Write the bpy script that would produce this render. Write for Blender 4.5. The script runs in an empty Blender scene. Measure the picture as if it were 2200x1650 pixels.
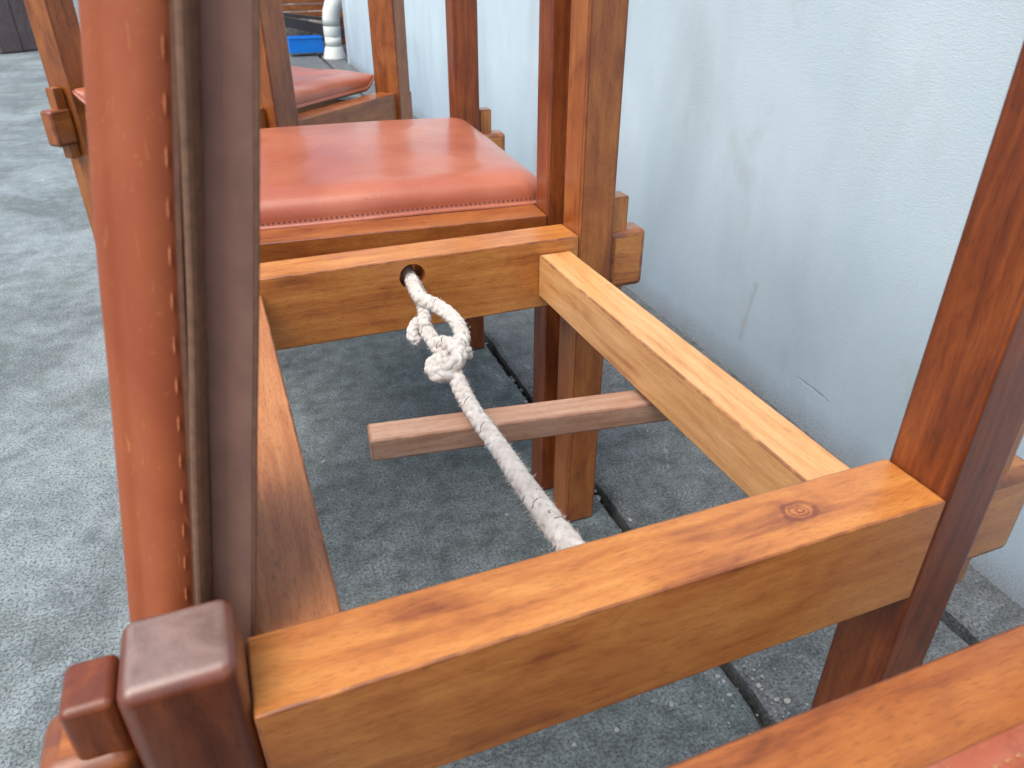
import bpy, bmesh, math, random
from mathutils import Vector, Matrix, noise as mnoise

random.seed(7)
S = 0.72                       # layout units -> metres (camera height = 1 layout unit)
scene = bpy.context.scene
col = scene.collection

# ------------------------------------------------------------------ camera
FPX, PITCH, YAW = 1600.0, math.radians(30.6), math.radians(20.2)
cam_d = bpy.data.cameras.new('camera')
cam = bpy.data.objects.new('camera', cam_d)
col.objects.link(cam)
scene.camera = cam
cam_d.sensor_width = 36.0
cam_d.lens = FPX / 2200.0 * 36.0
cam_d.clip_start = 0.02
cam_d.clip_end = 1000
FW = Vector((math.sin(YAW) * math.cos(PITCH), math.cos(YAW) * math.cos(PITCH), -math.sin(PITCH)))
RT = Vector((math.cos(YAW), -math.sin(YAW), 0))
UPV = RT.cross(FW)
cam.matrix_world = Matrix(((RT.x, UPV.x, -FW.x, 0), (RT.y, UPV.y, -FW.y, 0), (RT.z, UPV.z, -FW.z, S), (0, 0, 0, 1)))
cam_d.dof.use_dof = True
cam_d.dof.focus_distance = 1.08 * S
cam_d.dof.aperture_fstop = 12

# ------------------------------------------------------------------ sky and sun (thin overcast)
SUN_EL, SUN_AZ = math.radians(63), math.radians(-112)      # azimuth from +Y towards +X
world = bpy.data.worlds.new('World')
scene.world = world
world.use_nodes = True
wn = world.node_tree
sky = wn.nodes.new('ShaderNodeTexSky')
sky.sky_type = 'NISHITA'
sky.sun_disc = False
sky.sun_elevation = SUN_EL
sky.sun_rotation = SUN_AZ
sky.air_density = 0.8
sky.dust_density = 6.0
sky.ozone_density = 0.5
bg = wn.nodes['Background']
bg.inputs['Strength'].default_value = 0.15
wn.links.new(sky.outputs['Color'], bg.inputs['Color'])
sun_d = bpy.data.lights.new('sun', 'SUN')
sun_d.energy = 1.0
sun_d.angle = math.radians(60)
sun_d.color = (1.0, 0.98, 0.95)
sun = bpy.data.objects.new('sun', sun_d)
col.objects.link(sun)
to_sun = Vector((math.sin(SUN_AZ) * math.cos(SUN_EL), math.cos(SUN_AZ) * math.cos(SUN_EL), math.sin(SUN_EL)))
sun.rotation_euler = to_sun.to_track_quat('Z', 'Y').to_euler()
sun.location = (0, 0, 8)
vs = scene.view_settings
vs.view_transform = 'Standard'
vs.look = 'None'
vs.exposure = 0.55
vs.gamma = 1.0


# ------------------------------------------------------------------ layout helpers
def ray(x, y):
    return RT * ((x - 1100) / FPX) - UPV * ((y - 825) / FPX) + FW


def at_y(x, y, Y):
    d = ray(x, y)
    return Vector((0, 0, 1)) + d * (Y / d.y)


def at_x(x, y, X):
    d = ray(x, y)
    return Vector((0, 0, 1)) + d * (X / d.x)


def at_z(x, y, z):
    d = ray(x, y)
    return Vector((0, 0, 1)) + d * ((z - 1) / d.z)


def tag(o, label=None, cat=None, group=None, kind=None):
    if label: o['label'] = label
    if cat: o['category'] = cat
    if group: o['group'] = group
    if kind: o['kind'] = kind
    return o


def link(name, mesh, mat=None, parent=None, smooth=False):
    o = bpy.data.objects.new(name, mesh)
    col.objects.link(o)
    if mat is not None:
        mesh.materials.append(mat)
    if parent is not None:
        o.parent = parent
    if smooth:
        for p in mesh.polygons: p.use_smooth = True
    return o


def empty(name, loc=(0, 0, 0), rz=0.0):
    o = bpy.data.objects.new(name, None)
    o.empty_display_size = 0.05
    col.objects.link(o)
    o.location = Vector(loc) * S
    o.rotation_euler = (0, 0, rz)
    return o


def box_mesh(name, lx, ly, lz, bev=0.0035, seg=3, chamfer_end=0.0):
    """box centred on the origin, sizes in layout units, rounded edges flagged in face attribute 'edge'"""
    bm = bmesh.new()
    bmesh.ops.create_cube(bm, size=1.0)
    for v in bm.verts:
        v.co = Vector((v.co.x * lx * S, v.co.y * ly * S, v.co.z * lz * S))
    lay = bm.faces.layers.float.new('edge')
    r = bmesh.ops.bevel(bm, geom=list(bm.edges), offset=bev * S, segments=seg, profile=0.5, affect='EDGES', clamp_overlap=True)
    for f in r['faces']:
        f[lay] = 1.0
    big = sorted(bm.faces, key=lambda f: -f.calc_area())[:6]
    for f in bm.faces:
        f.smooth = True
        f[lay] = 0.0 if f in big else 1.0
    for e in bm.edges:
        if len(e.link_faces) == 2 and e.calc_face_angle(0) > math.radians(50):
            e.smooth = False
    m = bpy.data.meshes.new(name)
    bm.to_mesh(m)
    bm.free()
    # custom normals from the large faces keep the flats flat
    return m


def beam(name, p0, p1, w, h, mat, parent=None, bev=0.0035, up=(0, 0, 1), seg=3):
    """beam from p0 to p1 (layout units, parent space); w = width, h = height along up"""
    p0, p1 = Vector(p0), Vector(p1)
    d = p1 - p0
    m = box_mesh(name, d.length, w, h, bev, seg)
    o = link(name, m, mat, parent)
    mod = o.modifiers.new('wn', 'WEIGHTED_NORMAL')
    mod.keep_sharp = True
    x = d.normalized()
    z = Vector(up)
    z = (z - x * z.dot(x)).normalized()
    y = z.cross(x)
    R = Matrix((x, y, z)).transposed().to_4x4()
    o.matrix_local = Matrix.Translation((p0 + p1) * 0.5 * S) @ R
    return o


# ------------------------------------------------------------------ node helpers
class NT:
    def __init__(s, name):
        s.m = bpy.data.materials.new(name)
        s.m.use_nodes = True
        s.t = s.m.node_tree
        s.b = s.t.nodes['Principled BSDF']

    def n(s, typ, **kw):
        nd = s.t.nodes.new(typ)
        for k, v in kw.items():
            setattr(nd, k, v)
        return nd

    def set(s, sock, v):
        if isinstance(v, bpy.types.NodeSocket):
            s.t.links.new(v, sock)
        elif v is not None:
            if isinstance(v, (tuple, list)) and sock.type == 'RGBA' and len(v) == 3:
                v = (*v, 1)
            sock.default_value = v

    def math(s, op, a, b=None, c=None, clamp=False):
        nd = s.n('ShaderNodeMath', operation=op, use_clamp=clamp)
        s.set(nd.inputs[0], a); s.set(nd.inputs[1], b)
        if c is not None: s.set(nd.inputs[2], c)
        return nd.outputs[0]

    def vmath(s, op, a, b=None, out=0, scale=None):
        nd = s.n('ShaderNodeVectorMath', operation=op)
        s.set(nd.inputs[0], a)
        if b is not None: s.set(nd.inputs[1], b)
        if scale is not None: s.set(nd.inputs['Scale'], scale)
        return nd.outputs[out]

    def noise(s, vec, scale, detail=4, rough=0.55, dist=0.0, out=0):
        nd = s.n('ShaderNodeTexNoise')
        s.set(nd.inputs['Vector'], vec)
        nd.inputs['Scale'].default_value = scale
        nd.inputs['Detail'].default_value = detail
        nd.inputs['Roughness'].default_value = rough
        nd.inputs['Distortion'].default_value = dist
        return nd.outputs[out]

    def ramp(s, fac, stops):
        nd = s.n('ShaderNodeValToRGB')
        s.set(nd.inputs[0], fac)
        el = nd.color_ramp.elements
        while len(el) < len(stops): el.new(0.5)
        for e, (p, c) in zip(el, stops):
            e.position = p
            e.color = (*c, 1) if len(c) == 3 else c
        return nd.outputs[0]

    def rng(s, v, a, b, c=0.0, d=1.0, smooth=False):
        nd = s.n('ShaderNodeMapRange', clamp=True)
        if smooth: nd.interpolation_type = 'SMOOTHSTEP'
        s.set(nd.inputs[0], v)
        for i, q in enumerate((a, b, c, d)): nd.inputs[1 + i].default_value = q
        return nd.outputs[0]

    def mix(s, fac, a, b, mode='MIX'):
        nd = s.n('ShaderNodeMix', data_type='RGBA', blend_type=mode)
        s.set(nd.inputs[0], fac); s.set(nd.inputs[6], a); s.set(nd.inputs[7], b)
        return nd.outputs[2]

    def bump(s, h, strength, dist, normal=None):
        nd = s.n('ShaderNodeBump')
        nd.inputs['Strength'].default_value = strength
        nd.inputs['Distance'].default_value = dist
        s.set(nd.inputs['Height'], h)
        if normal is not None: s.set(nd.inputs['Normal'], normal)
        return nd.outputs[0]

    def obj_vec(s, rnd=True):
        tc = s.n('ShaderNodeTexCoord')
        if not rnd: return tc.outputs['Object']
        oi = s.n('ShaderNodeObjectInfo')
        k = s.math('MULTIPLY', oi.outputs['Random'], 17.3)
        return s.vmath('ADD', tc.outputs['Object'], k)

    def out(s, color=None, rough=None, normal=None, **kw):
        if color is not None: s.set(s.b.inputs['Base Color'], color)
        if rough is not None: s.set(s.b.inputs['Roughness'], rough)
        if normal is not None: s.set(s.b.inputs['Normal'], normal)
        for k, v in kw.items(): s.set(s.b.inputs[k.replace('_', ' ')], v)
        return s.m


def wood(name, light, mid, dark, edge=(0.13, 0.035, 0.02), rough=0.36, blotch=0.5, knot=None, coat=0.12, pores=0.5, coat_ior=1.5, endgrain_sheen=None):
    g = NT(name)
    raw = g.obj_vec(False)
    v = g.obj_vec(True)
    warp = g.noise(g.vmath('MULTIPLY', v, (7, 14, 14)), 1.0, 2, 0.5, out=1)
    v2 = g.vmath('ADD', v, g.vmath('MULTIPLY', g.vmath('SUBTRACT', warp, (0.5, 0.5, 0.5)), (0.0, 0.012, 0.012)))
    streak = g.noise(g.vmath('MULTIPLY', v2, (9, 150, 150)), 1.0, 6, 0.62, 0.35)
    blot = g.noise(g.vmath('MULTIPLY', v2, (11, 26, 26)), 1.0, 4, 0.6, 0.8)
    f = g.math('ADD', g.math('MULTIPLY', streak, 1.0 - blotch), g.math('MULTIPLY', blot, blotch))
    if knot is not None:
        kd = g.vmath('MULTIPLY', g.vmath('SUBTRACT', raw, tuple(Vector(knot) * S)), (1.0, 1.35, 0.25))
        wob = g.vmath('MULTIPLY', g.vmath('SUBTRACT', g.noise(raw, 120, 2, out=1), (0.5, 0.5, 0.5)), (0.006, 0.006, 0))
        d = g.vmath('LENGTH', g.vmath('ADD', kd, wob), out=1)
        rings = g.math('MULTIPLY', g.math('SINE', g.math('MULTIPLY', d, 1900.0)), g.rng(d, 0.004, 0.0125, 0.09, 0.0))
        halo = g.rng(d, 0.008, 0.030, 0.08, 0.0, True)
        ring = g.math('MULTIPLY', g.rng(d, 0.0085, 0.0105), g.rng(d, 0.0105, 0.0130, 1.0, 0.0))
        f = g.math('SUBTRACT', g.math('SUBTRACT', g.math('ADD', f, rings), halo), g.math('MULTIPLY', ring, 0.10))
    c = g.ramp(f, [(0.30, dark), (0.46, mid), (0.64, light)])
    pore = g.noise(g.vmath('MULTIPLY', v2, (120, 1500, 1500)), 1.0, 2, 0.6)
    pm = g.rng(pore, 0.52, 0.72, 0.0, pores)
    c = g.mix(pm, c, tuple(x * 0.45 for x in dark))
    at = g.n('ShaderNodeAttribute', attribute_name='edge')
    wear = g.noise(v, 60, 3)
    ef = g.math('MULTIPLY', at.outputs['Fac'], g.rng(wear, 0.3, 0.6, 0.15, 0.75))
    c = g.mix(ef, c, edge)
    if endgrain_sheen is not None:
        sn = g.n('ShaderNodeSeparateXYZ'); g.set(sn.inputs[0], g.n('ShaderNodeTexCoord').outputs['Normal'])
        eg = g.mix(g.rng(g.noise(v, 28, 5, 0.7, 0.5), 0.34, 0.62), tuple(x * 0.45 for x in endgrain_sheen), endgrain_sheen)
        c = g.mix(g.rng(g.math('ABSOLUTE', sn.outputs['X']), 0.80, 0.97, 0.0, 0.9), c, eg)  # end faces greyed: end-grain tone with the sky's reflection put into the colour
    r = g.math('ADD', g.math('MULTIPLY', blot, 0.22), rough - 0.1)
    nrm = g.bump(g.math('ADD', g.math('MULTIPLY', streak, 0.7), g.math('MULTIPLY', pore, -0.5)), 0.25, 0.0008)
    return g.out(c, r, nrm, Coat_Weight=coat, Coat_Roughness=0.25, Coat_IOR=coat_ior)


GOLD = ((0.62, 0.272, 0.066), (0.47, 0.168, 0.036), (0.19, 0.045, 0.013))
RED = ((0.31, 0.086, 0.019), (0.19, 0.045, 0.011), (0.075, 0.018, 0.007))
W_gold = wood('varnished_golden_wood', *GOLD, coat=0.5)
W_goldred = wood('varnished_amber_wood', (0.42, 0.150, 0.032), (0.29, 0.085, 0.018), (0.12, 0.028, 0.008), blotch=0.6, coat=0.35)
W_pale = wood('pale_amber_wood', (0.74, 0.43, 0.19), (0.62, 0.315, 0.115), (0.40, 0.15, 0.05), blotch=0.35, pores=0.3)
W_tan = wood('tan_wood', (0.54, 0.245, 0.095), (0.43, 0.170, 0.062), (0.30, 0.100, 0.038), blotch=0.3, pores=0.6)
W_red = wood('red_brown_wood', *RED, blotch=0.45)
W_dark = wood('dark_stained_wood', (0.22, 0.064, 0.024), (0.14, 0.040, 0.017), (0.065, 0.020, 0.011), blotch=0.65, coat=0.5, coat_ior=1.6, endgrain_sheen=(0.28, 0.200, 0.175))
W_grey = wood('raw_greyish_wood', (0.50, 0.335, 0.245), (0.40, 0.238, 0.160), (0.27, 0.140, 0.085), rough=0.55, blotch=0.3, coat=0.0, edge=(0.22, 0.10, 0.06))
W_knot = wood('knotty_golden_wood', *GOLD, knot=(0.155, 0.002, 0.057), blotch=0.6, coat=0.5)
W_weather = wood('weathered_board', (0.20, 0.155, 0.145), (0.15, 0.110, 0.105), (0.09, 0.062, 0.060), rough=0.75, coat=0.0, edge=(0.08, 0.06, 0.055))
W_char = wood('dark_old_timber', (0.075, 0.070, 0.072), (0.05, 0.046, 0.048), (0.02, 0.018, 0.02), rough=0.7, coat=0.0, edge=(0.09, 0.085, 0.085))


def leather(name, base, dark, cracks=0.5, rough=0.34, coat=0.10, cr=0.3, scratch=0.0):
    g = NT(name)
    v = g.obj_vec(True)
    big = g.noise(v, 9, 4, 0.55, 0.4)
    c = g.mix(g.rng(big, 0.35, 0.68), dark, base)
    fine = g.noise(v, 900, 2, 0.6)
    wr = g.vmath('ADD', v, g.vmath('MULTIPLY', g.noise(v, 35, 3, out=1), (0.03, 0.03, 0.03)))
    vo = g.n('ShaderNodeTexVoronoi', feature='DISTANCE_TO_EDGE')
    g.set(vo.inputs['Vector'], g.vmath('MULTIPLY', wr, (1.0, 0.45, 1.0)))
    vo.inputs['Scale'].default_value = 60
    ck = g.rng(vo.outputs['Distance'], 0.0, 0.035, 1.0, 0.0)
    mask = g.rng(g.noise(v, 16, 2), 0.54, 0.68)
    ck = g.math('MULTIPLY', g.math('MULTIPLY', ck, mask), cracks)
    c = g.mix(g.math('MULTIPLY', ck, 0.65), c, tuple(x * 0.30 for x in dark))
    spk = g.rng(g.noise(v, 420, 1), 0.70, 0.78, 0.0, 0.35)
    c = g.mix(spk, c, tuple(min(1, x * 1.5 + 0.05) for x in base))
    if scratch:
        sv = g.vmath('ADD', v, g.vmath('MULTIPLY', g.noise(v, 22, 3, out=1), (0.012, 0.012, 0.0)))
        sc = g.rng(g.noise(g.vmath('MULTIPLY', sv, (420, 420, 20)), 1.0, 3, 0.6), 0.64, 0.72)
        sc = g.math('MULTIPLY', sc, g.rng(g.noise(v, 13, 2), 0.48, 0.60, 0.0, scratch))
        c = g.mix(sc, c, (0.62, 0.30, 0.12))
    r = g.math('ADD', rough - 0.08, g.math('MULTIPLY', g.noise(v, 30, 4), 0.18))
    h = g.math('ADD', g.math('MULTIPLY', fine, 0.25), g.math('MULTIPLY', ck, -1.0))
    h = g.math('ADD', h, g.math('MULTIPLY', g.noise(g.vmath('MULTIPLY', wr, (1, 3, 1)), 40, 3), 1.2))
    return g.out(c, r, g.bump(h, 0.25, 0.0012), Coat_Weight=coat, Coat_Roughness=cr)


L_orange = leather('tan_orange_leather', (0.47, 0.155, 0.088), (0.38, 0.105, 0.056), rough=0.32, coat=0.45, cr=0.17)
L_pad = leather('worn_orange_leather', (0.345, 0.095, 0.029), (0.26, 0.056, 0.016), cracks=0.2, rough=0.68, coat=0.0, scratch=0.38)


def simple(name, base, rough=0.6, var=0.25, scale=60, bump=0.2, bd=0.001, **kw):
    g = NT(name)
    v = g.obj_vec(True)
    n = g.noise(v, scale, 5, 0.6)
    c = g.mix(g.rng(n, 0.3, 0.7), tuple(x * (1 - var) for x in base), tuple(min(1, x * (1 + var)) for x in base))
    return g.out(c, rough, g.bump(g.noise(v, scale * 5, 3), bump, bd), **kw)


M_suede = simple('brown_suede_underside', (0.150, 0.082, 0.062), 0.8, 0.18, 40)
M_cut = simple('raw_leather_edge', (0.165, 0.092, 0.055), 0.75, 0.25, 200)
M_cut_dark = simple('dark_leather_edge', (0.10, 0.045, 0.025), 0.8, 0.25, 200)
M_thread = simple('brown_thread', (0.12, 0.045, 0.025), 0.7, 0.2, 400)
M_thread_tan = simple('tan_thread', (0.42, 0.20, 0.09), 0.7, 0.2, 400)
M_thread_pad = simple('worn_orange_thread', (0.46, 0.16, 0.065), 0.7, 0.3, 200)
M_felt = simple('dark_gap_felt', (0.012, 0.010, 0.009), 0.9)
M_blue = simple('blue_plastic', (0.0, 0.20, 0.75), 0.4, 0.08, 20, 0.05)
M_pvc = simple('white_pvc', (0.74, 0.80, 0.76), 0.4, 0.06, 14, 0.05)
M_stone = simple('grey_stone', (0.26, 0.26, 0.25), 0.85, 0.45, 30, 0.6, 0.006)
M_pale_stone = simple('pale_stone', (0.55, 0.53, 0.42), 0.8, 0.2, 30, 0.4, 0.004)
M_leaf = simple('dull_green_leaf', (0.075, 0.10, 0.07), 0.6, 0.4, 30)
M_soil = simple('dark_soil', (0.085, 0.085, 0.08), 0.95, 0.5, 80, 0.6, 0.004)
M_crumb = simple('pale_concrete_crumb', (0.32, 0.33, 0.33), 0.9, 0.4, 90)
M_trim = simple('pale_painted_trim', (0.55, 0.63, 0.68), 0.6, 0.08, 20, 0.1)


def rope_mat():
    g = NT('white_cotton_rope')
    v = g.obj_vec(False)
    n = g.noise(v, 70, 3)
    c = g.mix(g.rng(n, 0.35, 0.7), (0.74, 0.70, 0.64), (0.88, 0.87, 0.84))
    fib = g.noise(g.vmath('MULTIPLY', v, (1, 1, 1)), 1800, 3, 0.7)
    c = g.mix(g.rng(fib, 0.55, 0.8, 0, 0.35), c, (0.45, 0.40, 0.33))
    return g.out(c, 0.95, g.bump(fib, 0.9, 0.0016), Sheen_Weight=0.25)


M_rope = rope_mat()
M_tracer = simple('dark_tracer_yarn', (0.035, 0.04, 0.045), 0.8)


def concrete(name, lo, hi, tint):
    g = NT(name)
    v = g.obj_vec(False)
    big = g.noise(v, 2.6, 6, 0.68, 0.6)
    med = g.noise(v, 26, 7, 0.74, 0.2)
    fine = g.noise(v, 260, 3, 0.75)
    f = g.math('ADD', g.math('MULTIPLY', big, 0.6), g.math('MULTIPLY', med, 0.4))
    c = g.mix(g.rng(f, 0.42, 0.57), lo, hi)
    c = g.mix(g.rng(g.noise(v, 4.3, 3, 0.6, 1.0), 0.50, 0.66, 0.0, 0.5), c, tint)
    # grime and the chairs' shade painted in, darkening the paving towards the wall
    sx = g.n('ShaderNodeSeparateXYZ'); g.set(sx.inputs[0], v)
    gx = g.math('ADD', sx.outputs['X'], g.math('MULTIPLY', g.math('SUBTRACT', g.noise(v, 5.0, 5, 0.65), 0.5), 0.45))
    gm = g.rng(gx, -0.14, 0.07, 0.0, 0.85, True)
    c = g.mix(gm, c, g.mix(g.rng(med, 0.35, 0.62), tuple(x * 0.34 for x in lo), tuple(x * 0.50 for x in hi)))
    # dark pits and pale grains
    c = g.mix(g.rng(fine, 0.52, 0.36, 0.0, 0.85), c, tuple(x * 0.22 for x in lo))
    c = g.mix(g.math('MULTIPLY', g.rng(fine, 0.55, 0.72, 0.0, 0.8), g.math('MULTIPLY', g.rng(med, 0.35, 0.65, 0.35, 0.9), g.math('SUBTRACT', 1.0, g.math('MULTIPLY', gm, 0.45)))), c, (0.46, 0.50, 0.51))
    # pale scuffs
    sc = g.noise(g.vmath('MULTIPLY', v, (70, 16, 1)), 1.0, 4, 0.7, 0.5)
    sm = g.math('MULTIPLY', g.rng(sc, 0.60, 0.70), g.rng(big, 0.50, 0.62))
    c = g.mix(g.math('MULTIPLY', sm, 0.6), c, (0.48, 0.51, 0.51))
    h = g.math('ADD', fine, g.math('MULTIPLY', med, 0.8))
    return g.out(c, 0.8, g.bump(h, 0.7, 0.004))


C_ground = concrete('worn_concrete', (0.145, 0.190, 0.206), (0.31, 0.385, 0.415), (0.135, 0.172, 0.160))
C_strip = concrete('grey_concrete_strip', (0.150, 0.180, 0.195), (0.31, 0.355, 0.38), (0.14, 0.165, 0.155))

WALLX = 1.160


def wall_mat():
    g = NT('painted_stucco')
    v = g.obj_vec(False)
    wn_ = g.noise(v, 45, 3, out=1)
    vd = g.vmath('ADD', v, g.vmath('MULTIPLY', g.vmath('SUBTRACT', wn_, (0.5,) * 3), (0, 0.010, 0.010)))
    lowf = g.noise(v, 3.0, 3, 0.5, 0.5)
    base = g.mix(g.rng(lowf, 0.35, 0.65), (0.55, 0.715, 0.80), (0.62, 0.78, 0.865))
    # soft damp stains running down
    stn = g.noise(g.vmath('MULTIPLY', v, (1, 4.0, 1.6)), 1.0, 4, 0.5, 0.3)
    c = g.mix(g.rng(stn, 0.44, 0.78, 0.0, 0.5, True), base, (0.36, 0.44, 0.46))
    grn = g.noise(g.vmath('MULTIPLY', v, (1, 8.0, 4.0)), 1.0, 4, 0.65, 0.2)
    c = g.mix(g.rng(grn, 0.55, 0.80, 0.0, 0.38, True), c, (0.38, 0.43, 0.38))
    # paint worn off the rendered foot of the wall
    sp = g.n('ShaderNodeSeparateXYZ'); g.set(sp.inputs[0], v)
    gr = g.noise(v, 420, 3, 0.7)
    edge = g.math('ADD', sp.outputs['Z'], g.math('MULTIPLY', g.math('SUBTRACT', g.noise(v, 9, 5, 0.75), 0.5), 0.07))
    shade_grime = g.math('MULTIPLY', g.rng(g.math('ADD', sp.outputs['Z'], g.math('MULTIPLY', g.math('SUBTRACT', g.noise(v, 4, 5, 0.6), 0.5), 0.22)), 0.40, 0.02, 0.0, 1.0), g.rng(gr, 0.30, 0.70, 0.85, 0.45))  # darker, bluer fade low down: chairs' shade and grime put into the paint colour
    c = g.mix(g.math('MULTIPLY', shade_grime, 0.85), c, (0.22, 0.315, 0.43))
    foot = g.rng(edge, 0.060, -0.010, 0.0, 1.0)
    c = g.mix(g.math('MULTIPLY', foot, 0.9), c, g.mix(g.rng(gr, 0.40, 0.62), (0.17, 0.19, 0.205), (0.33, 0.365, 0.385)))
    c = g.mix(g.rng(gr, 0.62, 0.72, 0.0, 0.30), c, (0.36, 0.39, 0.41))
    tr = g.noise(g.vmath('MULTIPLY', vd, (60, 60, 300)), 1.0, 3, 0.6, 0.6)
    h = g.math('ADD', g.math('MULTIPLY', tr, 0.7), g.math('MULTIPLY', gr, 0.8))
    h = g.math('ADD', h, g.math('MULTIPLY', lowf, 1.5))
    wid = g.noise(v, 90, 2)

    def seg(a, b, w, src):
        A, B = at_x(*a, WALLX) * S, at_x(*b, WALLX) * S
        A.x = B.x = WALLX * S
        ba = B - A
        pa = g.vmath('SUBTRACT', src, tuple(A))
        t = g.math('DIVIDE', g.vmath('DOT_PRODUCT', pa, tuple(ba), out=1), ba.length_squared, clamp=True)
        d = g.vmath('LENGTH', g.vmath('SUBTRACT', pa, g.vmath('SCALE', tuple(ba), scale=t)), out=1)
        return g.math('SUBTRACT', 1.0, g.math('DIVIDE', d, g.math('MULTIPLY', wid, w * 2.0)), clamp=True)

    cr = None
    for a, b, w in [((1390, 515), (1440, 555), 0.0011), ((1440, 555), (1462, 575), 0.0026), ((1462, 575), (1478, 608), 0.0014),
                    ((1640, 775), (1715, 812), 0.0013), ((1715, 812), (1778, 862), 0.0030)]:
        s_ = seg(a, b, w, vd)
        cr = s_ if cr is None else g.math('MAXIMUM', cr, s_)
    c = g.mix(g.math('MULTIPLY', cr, 0.6), c, (0.24, 0.27, 0.29))
    # trowel marks: relief only
    for a, b, w in [((1500, 340), (1572, 368), 0.0012), ((1930, 335), (1958, 378), 0.0014), ((1372, 165), (1455, 138), 0.0010), ((1455, 138), (1590, 165), 0.0010), ((1760, 300), (1775, 470), 0.0010), ((1790, 520), (1822, 590), 0.0010), ((1060, 105), (1160, 138), 0.0012)]:
        cr = g.math('MAXIMUM', cr, g.math('MULTIPLY', seg(a, b, w, vd), 0.22))
    drip = None
    for a, b, w in [((1622, 615), (1598, 690), 0.008), ((1598, 690), (1588, 728), 0.011), ((1412, 510), (1410, 530), 0.004)]:
        s_ = seg(a, b, w, vd)
        drip = s_ if drip is None else g.math('MAXIMUM', drip, s_)
    c = g.mix(g.rng(drip, 0.05, 0.4, 0.0, 0.4), c, (0.36, 0.40, 0.42))
    h = g.math('SUBTRACT', h, g.math('MULTIPLY', cr, 2.5))
    return g.out(c, 0.72, g.bump(h, 0.42, 0.0012))


M_wall = wall_mat()


# ------------------------------------------------------------------ ground
def sheet(name, x0, x1, y0, y1, z):
    m = bpy.data.meshes.new(name)
    m.from_pydata([(x0 * S, y0 * S, z * S), (x1 * S, y0 * S, z * S), (x1 * S, y1 * S, z * S), (x0 * S, y1 * S, z * S)], [], [(0, 1, 2, 3)])
    return m


tag(link('ground', sheet('ground', -300, 300, -300, 300, -0.045), M_soil), kind='structure')


def rough_edge(y, base, seed, amp):
    p = Vector((seed, y * 9.0, 0))
    q = Vector((seed + 9, y * 45.0, 0))
    k = max(0.0, mnoise.noise(Vector((seed + 3, y * 3.1, 4))))
    return base + amp * (0.5 * mnoise.noise(p) + 0.5 * mnoise.noise(q) * (0.5 + 2.0 * k))


def slab(name, left, right, mat, ly, ry, zt=0.0):
    """slab with chipped long edges; left/right = (base x, seed, amplitude) or plain x"""
    ys = [-6.0, -2.0, -0.5]
    y = -0.2
    while y < 3.2:
        ys.append(y); y += 0.012
    ys += [3.4, 3.8, 4.3, 5, 6, 8, 10, 14, 40]
    bm = bmesh.new()
    rows = []
    for y in ys:
        fine = -0.2 <= y <= 3.2
        def ex(e, sgn):
            if isinstance(e, tuple):
                b, sd, am = e
                x = rough_edge(y, b, sd, am) if fine else b
                drop = 0.010 * max(0.0, mnoise.noise(Vector((sd, y * 14, 7)))) + 0.002
                return x, drop
            return e, 0.0
        xl, dl = ex(left, 1)
        xr, dr = ex(right, -1)
        row = []
        if isinstance(left, tuple):
            row += [(xl, -0.04), (xl, zt - 0.006 - dl), (xl + 0.006 + dl, zt - 0.0012), (xl + 0.016 + dl, zt)]
        else:
            row += [(xl, zt)]
        if isinstance(right, tuple):
            row += [(xr - 0.016 - dr, zt), (xr - 0.006 - dr, zt - 0.0012), (xr, zt - 0.006 - dr), (xr, -0.04)]
        else:
            row += [(xr, zt)]
        rows.append([bm.verts.new((x * S, y * S, z * S)) for x, z in row])
    for a, b in zip(rows, rows[1:]):
        for i in range(len(a) - 1):
            bm.faces.new((a[i], a[i + 1], b[i + 1], b[i]))
    m = bpy.data.meshes.new(name)
    bm.to_mesh(m); bm.free()
    return tag(link(name, m, mat), kind='structure')


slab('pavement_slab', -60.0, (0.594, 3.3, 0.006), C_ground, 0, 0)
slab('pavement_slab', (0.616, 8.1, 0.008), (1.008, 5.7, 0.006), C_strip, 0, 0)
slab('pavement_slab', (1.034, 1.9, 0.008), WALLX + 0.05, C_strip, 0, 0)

# loose crumbs of concrete and dirt in and beside the joints
bm = bmesh.new()
for i in range(700):
    r = random.random()
    if r < 0.55:
        y = 0.35 + random.random() ** 1.5 * 2.2
        x = random.gauss(0.603, 0.012); z = -0.030 if 0.592 < x < 0.615 else 0.0
        if 0.4 < y < 0.75: x += random.gauss(0.0, 0.05); z = 0.0 if not 0.592 < x < 0.615 else -0.03
    elif r < 0.9:
        y = 0.4 + random.random() * 0.5; x = random.gauss(1.02, 0.006); z = -0.034
    else:
        y = 0.3 + random.random() * 1.4; x = -0.15 + random.random() * 1.3; z = 0.0
    if 0.585 < x < 0.62 and z == 0.0: z = -0.034
    rad = (0.0010 + 0.0040 * random.random() ** 3)
    if z < -0.01: rad *= 1.5
    mt = Matrix.Translation(Vector((x, y, z + rad * 0.4)) * S) @ Matrix.Rotation(random.random() * 6.28, 4, 'Z') @ Matrix.Diagonal((S * rad * (0.7 + random.random()), S * rad, S * rad * 0.7, 1))
    bmesh.ops.create_icosphere(bm, subdivisions=1, radius=1.0, matrix=mt)
for v in bm.verts:
    v.co += Vector((random.gauss(0, 1), random.gauss(0, 1), 0)) * 0.0003
m = bpy.data.meshes.new('crumbs'); bm.to_mesh(m); bm.free()
tag(link('concrete_crumbs', m, M_crumb), 'pale concrete crumbs and grit lying in and around the pavement joints', 'grit', kind='stuff')

# ------------------------------------------------------------------ wall
def wall_x(y): return WALLX + (y - 0.9) * 0.0080      # the wall runs slightly off the row of chairs


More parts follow.
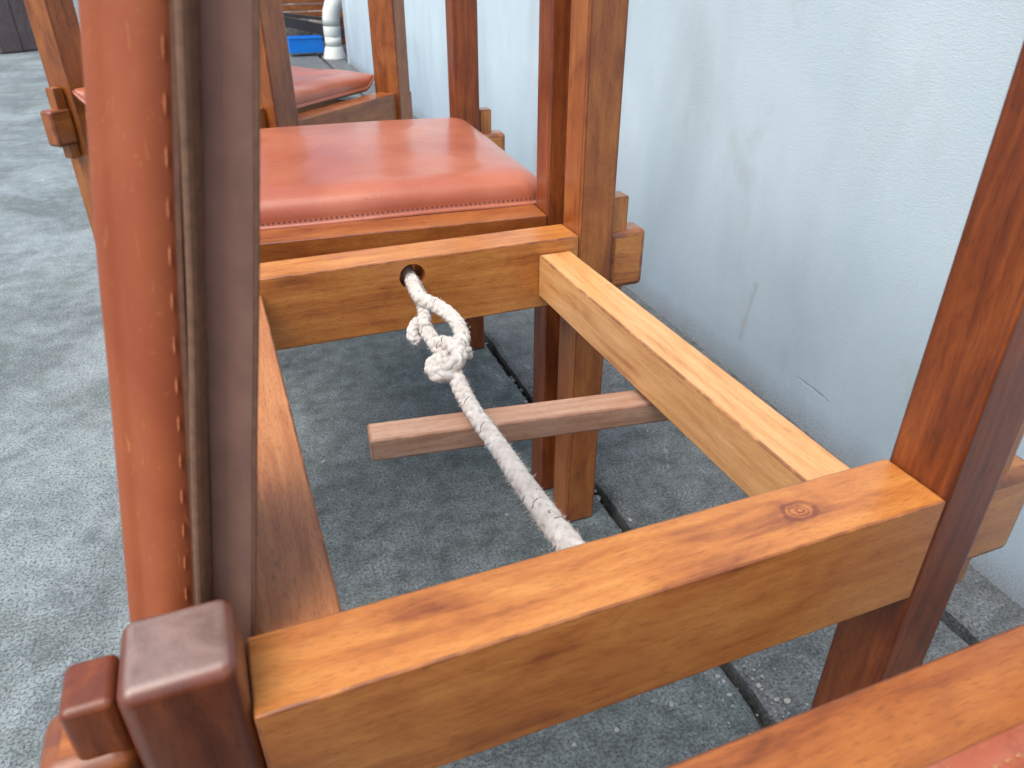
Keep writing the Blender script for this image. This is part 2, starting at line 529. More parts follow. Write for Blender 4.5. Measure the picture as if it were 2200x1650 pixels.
prof = [(0.2, -0.04), (0.2, 3.6), (0.0, 3.6), (0.0, -0.04)]
vs_w = [((wall_x(y) + x) * S, y * S, z * S) for y in (-8, 7.8) for x, z in prof]
n_ = len(prof)
fs_w = [(i, (i + 1) % n_, n_ + (i + 1) % n_, n_ + i) for i in range(n_)] + [tuple(range(n_ - 1, -1, -1)), tuple(range(n_, 2 * n_))]
m = bpy.data.meshes.new('wall'); m.from_pydata(vs_w, [], fs_w)
wall = tag(link('wall', m, M_wall), 'pale blue-white stucco wall with stains and hairline cracks behind the chairs', 'wall')
beam('corner_trim', (wall_x(7.8) + 0.03, 7.83, -0.04), (wall_x(7.8) + 0.03, 7.83, 3.6), 0.05, 0.09, M_trim, wall, up=(1, 0, 0))
beam('corner_trim', (wall_x(7.8) + 0.06, 7.90, -0.04), (wall_x(7.8) + 0.06, 7.90, 3.6), 0.07, 0.03, M_trim, wall, up=(1, 0, 0))


# ------------------------------------------------------------------ chairs
def bore(o, r, lx, lz):
    """rebuild a beam's mesh with a round hole along its local Y at local (lx, lz): explicit faces round the bore"""
    bm = bmesh.new(); bm.from_mesh(o.data)
    cb = bmesh.new()
    bmesh.ops.create_cone(cb, cap_ends=True, segments=40, radius1=r * S, radius2=r * S, depth=0.3 * S,
                          matrix=Matrix.Translation(Vector((lx, 0, lz)) * S) @ Matrix.Rotation(math.pi / 2, 4, 'X'))
    cm = bpy.data.meshes.new('cut'); cb.to_mesh(cm); cb.free(); bm.free()
    co = bpy.data.objects.new('cut', cm); col.objects.link(co)
    tmp = bpy.data.objects.new('tmp', o.data.copy()); col.objects.link(tmp)
    md = tmp.modifiers.new('b', 'BOOLEAN')
    md.operation = 'DIFFERENCE'; md.object = co; md.solver = 'EXACT'
    bpy.context.view_layer.update()
    dg = bpy.context.evaluated_depsgraph_get()
    nm = bpy.data.meshes.new_from_object(tmp.evaluated_get(dg), preserve_all_data_layers=True, depsgraph=dg)
    bpy.data.objects.remove(co); bpy.data.objects.remove(tmp)
    bm = bmesh.new(); bm.from_mesh(nm)
    for f in bm.faces: f.smooth = True
    for e in bm.edges:
        if len(e.link_faces) == 2 and e.calc_face_angle(0) > math.radians(50): e.smooth = False
    bm.to_mesh(nm); bm.free()
    nm.name = 'side_rail'
    o.data = nm


def under(part, sub):
    sub.parent = part
    sub.matrix_parent_inverse = part.matrix_basis.inverted()


def chair(loc, rz, label, mats, hy=0.351, back=0.50, front=-0.056, pt=0.062, py=0.064, tall_front=False, cut=False, top=1.22, group='mortised wooden chairs along the wall'):
    """local x = depth (front to back), y = width; heights from the floor"""
    c = empty('wooden_chair', loc, rz)
    tag(c, label, 'chair', group)
    g = lambda k, d: mats.get(k, d)
    rt, rb = 0.600, 0.487
    for s, side in ((-1, 'near'), (1, 'far')):
        y = s * hy
        r = beam('side_rail', (front, y, (rt + rb) / 2), (back, y, (rt + rb) / 2), 0.066, rt - rb, g('rail_' + side, W_gold), c, bev=0.0022)
        if cut and s == 1: bore(r, 0.0200, 0.226 - (front + back) / 2, 0.572 - (rt + rb) / 2)
        beam('back_leg', (back + pt / 2 + 0.0004, y, 0), (back + pt / 2 + 0.0004, y, top), py, pt, g('post_' + side, W_red), c, bev=0.005, up=(1, 0, 0))
        ft = top if tall_front else 0.646
        beam('front_leg', (front - 0.0334, y, 0), (front - 0.0334, y, ft), py, 0.066, g('front_' + side, W_dark), c, bev=0.010 if not tall_front else 0.005, up=(1, 0, 0), seg=4)
        # through tenons locked by upright wedges
        tn = beam('tenon', (back + pt, y, 0.5435), (back + pt + 0.068, y, 0.5435), 0.050, 0.100, g('tenon', W_gold), c, bev=0.010, seg=4)
        under(tn, beam('wedge', (back + pt + 0.0185, y, 0.455), (back + pt + 0.0185, y, 0.650), 0.034, 0.030, g('tenon', W_gold), c, bev=0.003, up=(1, 0, 0)))
        if not tall_front:
            tn = beam('tenon', (front - 0.0668, y, 0.5435), (front - 0.122, y, 0.5435), 0.056, 0.102, g('tenon_front', W_goldred), c, bev=0.014, seg=4)
            under(tn, beam('wedge', (front - 0.0835, y, 0.455), (front - 0.0835, y, 0.634), 0.040, 0.030, g('wedge_front', W_red), c, bev=0.006, up=(1, 0, 0)))
        else:
            beam('tenon', (front - 0.0668, y, 0.5435), (front - 0.110, y, 0.5435), 0.050, 0.100, g('tenon', W_gold), c, bev=0.010, seg=4)
    yi = hy - 0.0335
    beam('cross_rail', (0.458, -yi, 0.5435), (0.458, yi, 0.5435), 0.054, 0.069, g('cross_back', W_pale), c, bev=0.0025)
    beam('cross_rail', (-0.0215, -yi, 0.5435), (-0.0215, yi, 0.5435), 0.063, 0.069, g('cross_front', W_tan), c, bev=0.0025)
    beam('top_rail', (back + pt / 2, -hy + py / 2 + 0.001, top - 0.07), (back + pt / 2, hy - py / 2 - 0.001, top - 0.07), 0.035, 0.09, g('post_far', W_red), c, bev=0.004)
    return c


A_C, A_R = Vector((0.0, 0.703, 0)), math.radians(1.2)
chair_a = chair(A_C, A_R, 'open wooden chair frame without its seat, white rope tied across it',
                dict(rail_near=W_knot, rail_far=W_gold, post_near=W_red, post_far=W_goldred, front_near=W_dark, tenon=W_gold), cut=True)
B_C, B_R = Vector((0.004, 1.532, 0)), math.radians(-2.8)
chair_b = chair(B_C, B_R, 'wooden chair with smooth orange leather seat, next behind the open frame',
                dict(rail_near=W_goldred, rail_far=W_red, post_near=W_red, post_far=W_red), hy=0.330)
Z_C, Z_R = Vector((-0.01, -0.181, 0)), math.radians(1.2)
chair_z = chair(Z_C, Z_R, 'nearest wooden chair, only a rail corner showing at lower right',
                dict(rail_far=W_goldred, rail_near=W_goldred))
C_R = math.radians(225)
C_BM = Vector((-0.135, 2.345, 0))
dirC = Vector((math.cos(C_R), math.sin(C_R), 0))
C_C = C_BM - dirC * 0.455
chair_c = chair(C_C, C_R, 'farthest wooden chair, turned askew, tall corner posts around a wrinkled leather seat',
                dict(rail_near=W_goldred, rail_far=W_goldred, post_near=W_goldred, post_far=W_goldred, front_near=W_goldred, front_far=W_goldred, tenon=W_goldred),
                hy=0.365, back=0.424, front=-0.056, pt=0.086, py=0.090, tall_front=True)


# ------------------------------------------------------------------ cushions
def rrect(hx, hy, r, n=14, m=30):
    pts = []
    r = max(r, 0.0006)
    cs = [(hx - r, hy - r, 0), (-hx + r, hy - r, 90), (-hx + r, -hy + r, 180), (hx - r, -hy + r, 270)]
    for i, (cx, cy, a0) in enumerate(cs):
        arc = [(cx + r * math.cos(math.radians(a0 + 90 * k / n)), cy + r * math.sin(math.radians(a0 + 90 * k / n))) for k in range(n + 1)]
        pts += arc
        nx = cs[(i + 1) % 4]
        b = (nx[0] + r * math.cos(math.radians(nx[2])), nx[1] + r * math.sin(math.radians(nx[2])))
        a = arc[-1]
        for k in range(1, m):
            t = k / m
            pts.append((a[0] + (b[0] - a[0]) * t, a[1] + (b[1] - a[1]) * t))
    return pts


def ring_mesh(name, rings, cap=True, cap0=False):
    """rings of equal length, stacked into a skin"""
    vs, fs = [], []
    n = len(rings[0])
    for r in rings: vs += [tuple(Vector(p) * S) for p in r]
    for j in range(len(rings) - 1):
        for i in range(n):
            k = (i + 1) % n
            fs.append((j * n + i, j * n + k, (j + 1) * n + k, (j + 1) * n + i))
    if cap: fs.append(tuple((len(rings) - 1) * n + i for i in range(n)))
    if cap0: fs.append(tuple(reversed(range(n))))
    m = bpy.data.meshes.new(name)
    m.from_pydata(vs, [], fs)
    m.update()
    return m


def cushion(loc, rz, hx, hy, z0, thick, label, seed, wrinkle=0.0, pinch=0.0, thread=M_thread, R=0.045, fl=0.004, group='orange leather seat cushions'):
    def wob(x, y): return 0.0022 * mnoise.noise(Vector((x * 5 + seed, y * 5, seed)))
    def hem(x, y): return 0.003 * mnoise.noise(Vector((x * 3.5 + seed, y * 3.5, seed * 2)))
    def pin(x, y, k):
        q = max(0.0, (abs(x) / hx) * (abs(y) / hy) - 0.80) / 0.20
        return pinch * q * k
    base = rrect(hx, hy, R)
    rings = []
    zt = z0 + 0.012
    rings.append([(x, y, zt - 0.003 + hem(x, y) + pin(x, y, 1)) for x, y in base])
    rings.append([(x, y, zt + hem(x, y) + pin(x, y, 1)) for x, y in base])
    prof = [(0.0015, 0.0012), (fl * 0.6, 0.0022), (fl, 0.003)]
    rad = 0.066
    for k in range(1, 17):
        a = math.pi / 2 * k / 16
        prof.append((fl + rad * (1 - math.cos(a)) ** 1.15, 0.003 + (thick - 0.003) * math.sin(a) ** 0.85 * 0.86))
    lim = min(hx, hy) - 0.012
    for k in range(1, 11):
        t = k / 10
        prof.append((fl + rad + (lim - fl - rad) * t, 0.003 + (thick - 0.003) * (0.86 + 0.14 * math.sin(t * math.pi / 2))))
    for ins, h in prof:
        ring = []
        for x, y in rrect(hx - ins, hy - ins, max(R - ins * 0.6, 0.003)):
            w = wob(x, y) * min(1, h / thick * 1.5)
            if wrinkle:
                w += wrinkle * (abs(mnoise.noise(Vector((x * 7 + y * 11 + seed, x * 2, seed)))) - 0.2) * min(1, h / thick)
            ring.append((x, y, zt + h + w + hem(x, y) * (1 - h / thick) + pin(x, y, 1 - h / thick)))
        rings.append(ring)
    m = ring_mesh('seat_cushion', rings)
    o = link('seat_cushion', m, L_orange, None, True)
    o.location = Vector(loc) * S
    o.rotation_euler = (0, 0, rz)
    tag(o, label, 'cushion', group)
    # hidden lower body and the two exposed leather layers of the hem
    low = [(x, y, zt - 0.0034 + hem(x, y) + pin(x, y, 1)) for x, y in rrect(hx - 0.001, hy - 0.001, R)]
    low2 = [(x, y, z - 0.0042) for x, y, z in low]
    inn = [(x, y, zt - 0.010) for x, y in rrect(hx - 0.03, hy - 0.03, R)]
    link('base_layer', ring_mesh('base_layer', [[(p[0] * 0.99, p[1] * 0.99, p[2]) for p in low], low, low2, [(p[0] * 0.985, p[1] * 0.985, p[2]) for p in low2]], cap=True), M_cut, o)
    pan = [(x, y, zt - 0.0125) for x, y in rrect(hx - 0.02, hy - 0.02, R)]
    pan2 = [(x, y, zt - 0.0095) for x, y in rrect(hx - 0.018, hy - 0.018, R)]
    link('underside_panel', ring_mesh('underside_panel', [pan2, pan], cap=True, cap0=True), M_suede, o)
    # stitches sunk along the hem
    bm = bmesh.new()
    si = 0.0037 if fl < 0.01 else fl * 0.62
    path = rrect(hx - si, hy - si, R - 0.002, 14, 60)
    L, acc, step = 0.0, 0.0, 0.0085
    for i in range(len(path)):
        a, b = Vector(path[i]), Vector(path[(i + 1) % len(path)])
        d = (b - a).length
        while acc < L + d:
            p = a + (b - a) * ((acc - L) / d)
            ang = math.atan2((b - a).y, (b - a).x)
            zz = zt + (0.0075 if fl < 0.01 else 0.0029) + hem(p.x, p.y) + pin(p.x, p.y, 1)
            kk = 1.0 if fl < 0.01 else 1.35
            mt = Matrix.Translation(Vector((p.x, p.y, zz)) * S) @ Matrix.Rotation(ang, 4, 'Z') @ Matrix.Scale(kk, 4) @ Matrix.Diagonal((0.0024 * S, 0.0010 * S, 0.0009 * S, 1))
            bmesh.ops.create_icosphere(bm, subdivisions=1, radius=1.0, matrix=mt)
            acc += step
        L += d
    sm = bpy.data.meshes.new('stitching'); bm.to_mesh(sm); bm.free()
    st = link('stitching', sm, thread, o)
    st['kind'] = 'stuff'
    return o


def local(c, r, p):
    return Vector(c) + Matrix.Rotation(r, 3, 'Z') @ Vector(p)


cushion(local(B_C, B_R, (0.236, 0.0, 0)), B_R, 0.297, 0.2955, 0.590, 0.059, 'smooth orange leather cushion on the chair behind the open frame', 2.3)
cushion(local(Z_C, Z_R, (0.222, 0.0, 0)), Z_R, 0.276, 0.325, 0.602, 0.046, 'orange leather cushion with tan stitching, cut off at lower right', 5.1, thread=M_thread_tan, fl=0.024)
cushion(local(C_C, C_R, (0.2285, 0.012, 0)), C_R, 0.3085, 0.310, 0.602, 0.052, 'creased orange leather cushion with pinched corners on the farthest chair', 8.7, wrinkle=0.010, pinch=0.045, R=0.03)


# ------------------------------------------------------------------ leather pad standing on end at the front corner
def upright_pad():
    upv = Vector((0.172, 0.039, 0.984))
    z0 = 0.5795
    Pl, Ps, Pr = Vector((-0.1225, 0.437)), Vector((-0.0775, 0.416)), Vector((-0.0447, 0.4003))
    back = 0.115
    u = (Pr - Ps).normalized()
    # orange leather skin: from the hem round the padded side to the back
    prof = []
    for t in [0, 0.12, 0.25, 0.4, 0.55, 0.7, 0.82, 0.92, 1.0]:
        p = Ps.lerp(Pl, t)
        bulge = 0.014 * math.sin(min(1, t * 1.15) * math.pi) ** 0.8
        prof.append(p + Vector((-0.25, -1.0)) * bulge)
    n1 = len(prof)
    prof += [Pl + Vector((-0.006, 0.012)), Pl + Vector((-0.009, 0.03)), Pl + Vector((-0.009, back - 0.02)), Pl + Vector((0.0, back)), Pl + Vector((0.03, back + 0.012)),
             Pr + Vector((-0.035, back + 0.03)), Pr + Vector((-0.024, back + 0.02)), Pr + Vector((-0.0235, 0.02)), Ps + u * 0.012 + Vector((0, 0.018)), Ps + Vector((0.004, 0.010))]
    H, N = 0.66, 44
    def place(p, h, seed=0.0):
        q = Vector((p.x, p.y, z0)) + upv * (h)
        w = 0.0018 * mnoise.noise(Vector((h * 6 + seed, p.x * 8, 1)))
        return (q.x + w, q.y + w, q.z)
    rings = []
    for j in range(N + 1):
        h = -0.036 + (H + 0.036) * j / N
        s = 1.0 - 0.03 * (1 - min(1, j / 2)) ** 2
        c = (Pl + Pr) / 2 + Vector((0, 0.05))
        rings.append([place(c + (p - c) * s, h) for p in prof])
    pad = link('leather_pad', ring_mesh('leather_pad', rings, True, True), L_pad, None, True)
    tag(pad, 'narrow orange leather pad with brown suede side, standing upright at the frame corner', 'pad')

    def strip(name, pts, mat, z_lo=0.0, seed=0.0):
        z_lo -= 0.036
        rs = []
        for j in range(N + 1):
            h = z_lo + (H - z_lo) * j / N
            rs.append([place(p, h, seed) for p in pts])
        return link(name, ring_mesh(name, rs, True, True), mat, pad, False)
    nrm = Vector((u.y, -u.x))
    if nrm.y > 0: nrm = -nrm
    # two raw leather layers of the hem, brown suede side and its cut edge
    a = Ps - u * 0.0035
    strip('hem_layer', [a + nrm * 0.011, a + u * 0.0036 + nrm * 0.0115, a + u * 0.0036 - nrm * 0.012, a - nrm * 0.012], M_cut_dark, 0, 2)
    b = Ps + u * 0.0008
    strip('hem_layer', [b + nrm * 0.0135, b + u * 0.0022 + nrm * 0.0155, b + u * 0.0042 + nrm * 0.0150, b + u * 0.0056 + nrm * 0.012, b + u * 0.0056 - nrm * 0.012, b - nrm * 0.012], M_cut, 0, 3)
    e = Pr
    strip('suede_side', [Ps + u * 0.0066 + nrm * 0.002, Ps + u * 0.016 + nrm * 0.0002, e - u * 0.006 + nrm * 0.0035, e - u * 0.0018 + nrm * 0.004, e - u * 0.0018 - nrm * 0.001, e - u * 0.008 - nrm * 0.020, Ps + u * 0.0066 - nrm * 0.020], M_suede, 0, 4)
    strip('cut_edge', [e - u * 0.0016 + nrm * 0.0036, e + nrm * 0.003, e - nrm * 0.0005, e - u * 0.0016 - nrm * 0.0005], M_cut, 0, 4)
    # stitches beside the hem
    bm = bmesh.new()
    h = 0.02
    while h < H:
        p = Ps.lerp(Pl, 0.20) + Vector((-0.25, -1.0)) * (0.014 * math.sin(0.20 * 1.15 * math.pi) ** 0.8 + 0.0002)
        q = Vector(place(p, h))
        R = upv.to_track_quat('Z', 'Y').to_matrix().to_4x4()
        bmesh.ops.create_icosphere(bm, subdivisions=1, radius=1.0, matrix=Matrix.Translation(q * S) @ R @ Matrix.Diagonal((0.0011 * S, 0.0007 * S, 0.0065 * S, 1)))
        h += 0.0260
    sm = bpy.data.meshes.new('stitching'); bm.to_mesh(sm); bm.free()
    link('stitching', sm, M_thread_pad, pad)['kind'] = 'stuff'
    return pad


upright_pad()


# ------------------------------------------------------------------ tightening stick
stick = beam('tension_stick', (0.092, 0.744, 0.487), (0.492, 0.702, 0.4835), 0.040, 0.030, W_grey, None, bev=0.0032, seg=2)
tag(stick, 'raw square wooden stick pushed through under the white rope', 'stick')


# ------------------------------------------------------------------ rope
def catmull(pts, step):
    out = []
    P = [pts[0] + (pts[0] - pts[1])] + pts + [pts[-1] + (pts[-1] - pts[-2])]
    for i in range(1, len(P) - 2):
        p0, p1, p2, p3 = P[i - 1:i + 3]
        n = max(2, int((p2 - p1).length / step))
        for k in range(n):
            t = k / n
            out.append(0.5 * ((2 * p1) + (p2 - p0) * t + (2 * p0 - 5 * p1 + 4 * p2 - p3) * t * t + (3 * p1 - p0 - 3 * p2 + p3) * t ** 3))
    out.append(pts[-1])
    return out


def frames(path):
    T = [(path[min(i + 1, len(path) - 1)] - path[max(i - 1, 0)]).normalized() for i in range(len(path))]
    n = T[0].orthogonal().normalized()
    F = []
    for i, t in enumerate(T):
        n = (n - t * n.dot(t)).normalized()
        F.append((t, n, t.cross(n)))
    return F


def tube(vs, fs, pts, rad, sides=7):
    F = frames(pts)
    o = len(vs)
    for i, (p, (t, n, b)) in enumerate(zip(pts, F)):
        r = rad(i) if callable(rad) else rad
        for k in range(sides):
            a = 2 * math.pi * k / sides
            vs.append(tuple((p + (n * math.cos(a) + b * math.sin(a)) * r) * S))
    for i in range(len(pts) - 1):
        for k in range(sides):
            q = (k + 1) % sides
            fs.append((o + i * sides + k, o + i * sides + q, o + (i + 1) * sides + q, o + (i + 1) * sides + k))
    fs.append(tuple(o + k for k in reversed(range(sides))))
    fs.append(tuple(o + (len(pts) - 1) * sides + k for k in range(sides)))


rope = empty('rope', (0.22, 0.70, 0.50))
rope.location = (0, 0, 0)
tag(rope, 'white braided cotton rope knotted through the hole in the wooden rail', 'rope')
fuzz_v, fuzz_f, trace_v, trace_f = [], [], [], []


def braid(name, ctrl, r0, r1, pitch=1.75, tracer=0.05, seed=1, loose=0.06, n=3):
    """eight-strand plait along a control polyline"""
    rnd = random.Random(seed)
    path = catmull([Vector(p) for p in ctrl], 0.0016)
    F = frames(path)
    vs, fs = [], []
    s = [0.0]
    for a, b in zip(path, path[1:]): s.append(s[-1] + (b - a).length)
    L = s[-1]
    strands = []
    for sgn in (1, -1):
        for k in range(n):
            pts = []
            for i, (p, (t, nn, b)) in enumerate(zip(path, F)):
                R = r0 + (r1 - r0) * s[i] / L
                R *= 1 + loose * mnoise.noise(Vector((s[i] * 55, seed, 0)))
                u = s[i] / (pitch * 2 * R * 1.15)
                th = sgn * 2 * math.pi * u + 2 * math.pi * k / n + 0.3
                rr = R * (0.56 + sgn * 0.13 * math.cos(2 * n * math.pi * u))
                pts.append(p + (nn * math.cos(th) + b * math.sin(th)) * rr)
            R = (r0 + r1) / 2
            tube(vs, fs, pts, lambda i: (r0 + (r1 - r0) * s[i] / L) * 0.50, 9)
            strands.append((pts, sgn))
    # core so that nothing shows through
    tube(vs, fs, path, lambda i: (r0 + (r1 - r0) * s[i] / L) * 0.62, 8)
    m = bpy.data.meshes.new(name)
    m.from_pydata(vs, [], fs)
    link(name, m, M_rope, rope, True)
    # dark tracer yarn surfacing now and then
    for pts, sgn in strands[:5:2]:
        i = rnd.randint(3, 10)
        while i < len(pts) - 8:
            c = path[i + 3]
            outw = (pts[i + 3] - c)
            Rl = r0 + (r1 - r0) * s[i] / L
            if outw.length > Rl * 0.62:
                seg = []
                for j in range(7):
                    o = (pts[i + j] - path[i + j]).normalized()
                    seg.append(pts[i + j] + o * Rl * 0.485)
                tube(trace_v, trace_f, seg, Rl * 0.050, 5)
                i += int(tracer / 0.0016 * (0.5 + rnd.random()))
            else:
                i += 2
    # stray fibres
    for q in range(int(L * 9000)):
        i = rnd.randrange(1, len(path) - 1)
        t, n_, b = F[i]
        a = rnd.random() * 6.283
        Rl = r0 + (r1 - r0) * s[i] / L
        o = n_ * math.cos(a) + b * math.sin(a)
        p = path[i] + o * Rl * 0.92
        d = (o * (0.4 + rnd.random()) + t * rnd.gauss(0, 0.9) + o.cross(t) * rnd.gauss(0, 0.9)).normalized()
        ln = Rl * (0.15 + 0.6 * rnd.random() ** 2)
        w = o.cross(d).normalized() * 0.00022
        k = len(fuzz_v)
        mid = p + d * ln * 0.6
        end = p + d * ln + t * ln * rnd.gauss(0, 0.4)
        fuzz_v.extend([tuple((p - w) * S), tuple((p + w) * S), tuple((mid + w) * S), tuple((mid - w) * S), tuple(end * S)])
        fuzz_f.extend([(k, k + 1, k + 2, k + 3), (k + 3, k + 2, k + 4)])


def P(x, y, z): return at_z(x, y, z)


RR = 0.0094
# right leg of the loop: out of the hole, round and down into the knot
braid('loop_strand', [Vector((0.219, 1.085, 0.567)), Vector((0.2185, 1.04, 0.566)), P(893, 622, 0.563), P(906, 642, 0.562), P(936, 656, 0.560), P(968, 678, 0.556), P(990, 708, 0.551), P(993, 736, 0.546), P(978, 760, 0.541)], RR, RR, seed=3)
# left leg of the loop
braid('loop_strand', [Vector((0.224, 1.08, 0.560)), P(899, 622, 0.553), P(906, 648, 0.548), P(913, 672, 0.545), P(910, 698, 0.542), P(924, 722, 0.541), P(943, 748, 0.540), P(957, 768, 0.537)], RR * 0.85, RR * 1.02, seed=5)
# loose bight hanging at the left
braid('loop_tail', [P(916, 702, 0.548), P(902, 690, 0.549), P(889, 702, 0.545), P(886, 722, 0.538), P(899, 735, 0.530)], RR * 0.8, RR * 0.75, seed=6)
# the knot: a turn round the standing part
braid('knot', [P(932, 744, 0.540), P(948, 738, 0.548), P(974, 745, 0.553), P(988, 762, 0.550), P(977, 782, 0.545), P(955, 785, 0.546), P(937, 776, 0.546), P(930, 790, 0.545), P(939, 803, 0.542), P(957, 805, 0.538), P(970, 795, 0.534)], RR * 1.02, RR * 1.05, seed=8)
braid('knot', [P(986, 730, 0.545), P(990, 748, 0.543), P(999, 756, 0.538), P(1006, 760, 0.533)], RR, RR * 0.9, seed=9)
# standing part over the stick to the near rail
main = [P(950, 764, 0.540), P(962, 780, 0.537), P(974, 798, 0.533), P(990, 834, 0.528), P(1008, 868, 0.5225), P(1030, 902, 0.518), P(1056, 938, 0.517), P(1084, 978, 0.521), P(1138, 1058, 0.534), P(1190, 1128, 0.550), P(1222, 1170, 0.561), P(1250, 1208, 0.571)]
braid('cord', main, RR * 1.0, RR * 1.18, seed=11, pitch=1.7)
m = bpy.data.meshes.new('tracer_yarn'); m.from_pydata(trace_v, [], trace_f)
link('tracer_yarn', m, M_tracer, rope)['kind'] = 'stuff'
m = bpy.data.meshes.new('fibre_fuzz'); m.from_pydata(fuzz_v, [], fuzz_f)
link('fibre_fuzz', m, M_rope, rope)['kind'] = 'stuff'

# ------------------------------------------------------------------ things in the background
# weathered cabinet at upper left
cab = empty('board_cabinet', (-1.72, 10.1, 0), math.radians(34))
tag(cab, 'weathered grey-brown board cabinet standing at upper left', 'cabinet')
for i in range(4):
    beam('board', (-0.36 + i * 0.223, -0.02 + 0.012 * (i % 2), 0.012), (-0.36 + i * 0.223, -0.02 + 0.012 * (i % 2), 1.5), 0.03, 0.215, W_weather, cab, up=(1, 0, 0))
beam('side_board', (-0.455, 0.22, 0.012), (-0.455, 0.22, 1.5), 0.44, 0.03, W_weather, cab, up=(1, 0, 0))
beam('plinth', (-0.42, 0.06, 0.02), (0.36, 0.06, 0.02), 0.06, 0.036, W_char, cab)
beam('top_board', (-0.47, 0.2, 1.52), (0.44, 0.2, 1.52), 0.50, 0.03, W_weather, cab)

# scrap timber, crate, slatted bench and downpipe at the end of the wall
bench = empty('slatted_bench', (1.0, 9.05, 0))
tag(bench, 'orange-brown slatted wooden bench in the far background', 'bench')
for z in (0.345, 0.417, 0.489, 0.561):
    beam('slat', (-0.35, 0, z), (0.45, 0, z), 0.03, 0.062, W_goldred, bench, bev=0.004)
for x in (-0.33, 0.43):
    beam('leg', (x, 0.04, 0), (x, 0.04, 0.60), 0.045, 0.045, W_goldred, bench, up=(1, 0, 0))
    beam('leg', (x, 0.50, 0), (x, 0.50, 0.60), 0.045, 0.045, W_goldred, bench, up=(1, 0, 0))
for y in (0.10, 0.20, 0.30, 0.40, 0.50):
    beam('slat', (-0.35, y, 0.612), (0.45, y, 0.612), 0.08, 0.022, W_goldred, bench, bev=0.004)
for i, (a, b, w, h, lab) in enumerate([((0.62, 8.78, 0.335), (1.34, 8.84, 0.175), 0.09, 0.10, 'thick dark timber leaning low behind the blue crate'),
                                       ((0.62, 8.92, 0.385), (1.34, 8.95, 0.285), 0.07, 0.035, 'thin dark board lying above the leaning timber')]):
    tag(beam('old_timber', a, b, w, h, W_char), lab, 'timber', 'old timbers at the wall end')
bm = bmesh.new()
crate = empty('plastic_crate', (0.93, 8.62, 0))
tag(crate, 'bright blue plastic crate on the ground at the wall end', 'crate')
for (a, b, w, h, nm) in [((-0.20, -0.08, 0.10), (0.14, -0.08, 0.10), 0.012, 0.135, 'side_panel'), ((-0.20, 0.08, 0.10), (0.14, 0.08, 0.10), 0.012, 0.135, 'side_panel'),
                         ((-0.20, 0.0, 0.038), (0.14, 0.0, 0.038), 0.148, 0.012, 'floor_panel'), ((-0.205, -0.085, 0.172), (0.145, -0.085, 0.172), 0.02, 0.012, 'rim'), ((-0.205, 0.085, 0.172), (0.145, 0.085, 0.172), 0.02, 0.012, 'rim')]:
    beam(nm, a, b, w, h, M_blue, crate, bev=0.003)
for x in (-0.194, 0.134):
    beam('end_panel', (x, -0.073, 0.10), (x, 0.073, 0.10), 0.012, 0.13, M_blue, crate, bev=0.003)
bm.free()

pipe = empty('downpipe', (1.135, 8.25, 0))
tag(pipe, 'white plastic downpipe with flared foot at the end of the wall', 'pipe')


def lathe(name, prof, mat, parent, bend=None, n=28):
    rs = []
    for r, z in prof:
        c = bend(z) if bend else Vector((0, 0, z))
        rs.append([(c.x + r * math.cos(2 * math.pi * k / n), c.y + r * math.sin(2 * math.pi * k / n), c.z) for k in range(n)])
    return link(name, ring_mesh(name, rs, True, True), mat, parent, True)


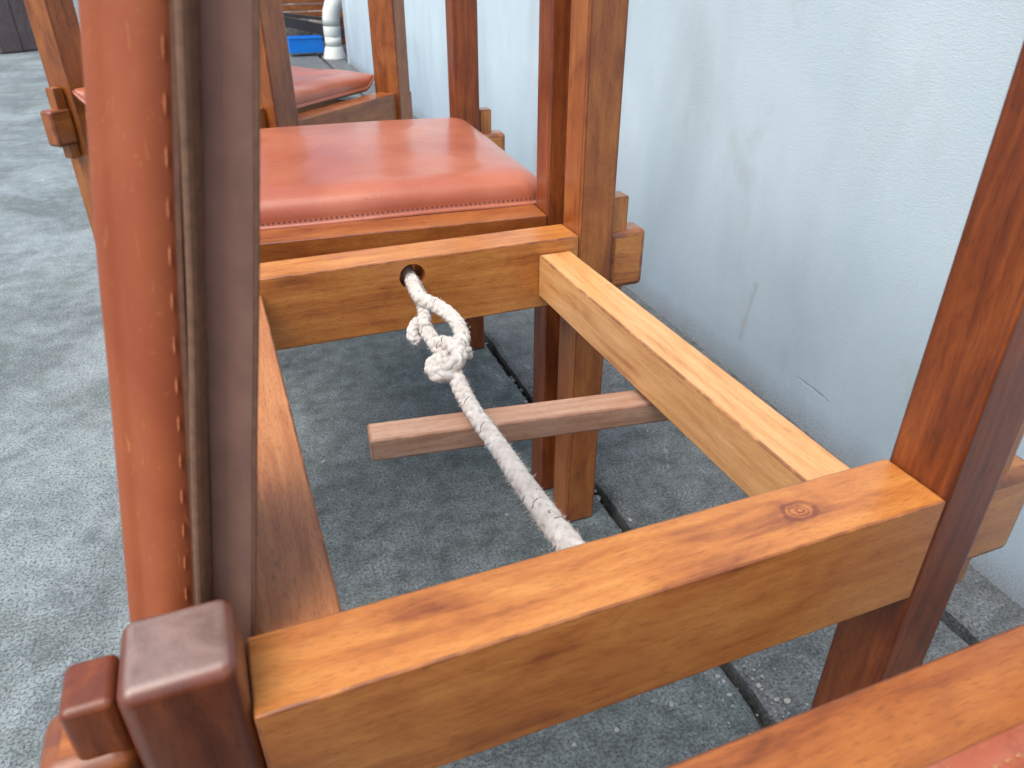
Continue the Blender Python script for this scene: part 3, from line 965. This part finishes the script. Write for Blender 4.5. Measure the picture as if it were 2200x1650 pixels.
lathe('foot', [(0.112, 0.0), (0.112, 0.012), (0.086, 0.11), (0.084, 0.114)], M_pvc, pipe)
lathe('pipe_section', [(0.080, 0.116), (0.080, 0.205)], M_pvc, pipe)
lathe('collar', [(0.0815, 0.207), (0.083, 0.210), (0.083, 0.298), (0.082, 0.300)], M_pvc, pipe)
vs_, fs_ = [], []
tube(vs_, fs_, [Vector((0, 0, 0.301)), Vector((0.002, 0, 0.36)), Vector((0.012, 0, 0.42)), Vector((0.035, 0.0, 0.48)), Vector((0.075, 0.02, 0.53)), Vector((0.13, 0.03, 0.565)), Vector((0.22, 0.05, 0.58))], 0.084, 24)
m = bpy.data.meshes.new('elbow'); m.from_pydata(vs_, [], fs_)
link('elbow', m, M_pvc, pipe, True)


def rock(name, p, r, mat, seed):
    bm = bmesh.new()
    bmesh.ops.create_icosphere(bm, subdivisions=3, radius=1.0)
    for v in bm.verts:
        k = 1 + 0.35 * mnoise.noise(v.co * 1.3 + Vector((seed, 0, 0))) + 0.12 * mnoise.noise(v.co * 4 + Vector((0, seed, 0)))
        v.co = Vector((v.co.x * r[0], v.co.y * r[1], v.co.z * r[2])) * k * S
    m = bpy.data.meshes.new(name); bm.to_mesh(m); bm.free()
    o = link(name, m, mat, None, True)
    o.location = Vector(p) * S
    return o


x = 0.60
for i, side_word in enumerate(('left', 'middle', 'right')):
    rr = 0.17 + 0.04 * random.random()
    o = rock('rubble_stone', (x, 9.9 + random.random() * 0.1, rr * 0.8), (rr, rr * 0.8, rr * (0.9 + 0.3 * random.random())), M_stone, i * 3.1)
    tag(o, f'rough grey stone under the slatted bench, {side_word} of the three', 'stone', 'rubble stones behind the bench')
    x += rr * 1.7
tag(rock('pale_stone', at_z(4, 104, 0.03), (0.12, 0.06, 0.03), M_pale_stone, 4.0), 'flat pale stone at the left edge beside the cabinet', 'stone')
# scrubby ground cover by the cabinet
bm = bmesh.new()
for i in range(2600):
    x = -3.3 + random.random() * 1.15; y = 10.5 + random.random() * 1.3
    z = random.random() ** 1.4 * 0.28
    d = Vector((random.gauss(0, 1), random.gauss(0, 1), random.gauss(0.3, 0.7))).normalized()
    w = d.orthogonal().normalized().lerp(d.cross(d.orthogonal()).normalized(), random.random()) * 0.010
    p = Vector((x, y, z)); l = 0.03 + 0.03 * random.random()
    vv = [bm.verts.new(q * S) for q in (p - d * l * 0.5, p + w, p + d * l * 0.5, p - w)]
    bm.faces.new(vv)
m = bpy.data.meshes.new('scrub'); bm.to_mesh(m); bm.free()
tag(link('ground_cover', m, M_leaf), 'dull green scrub and litter left of the cabinet', 'ground cover', kind='stuff')
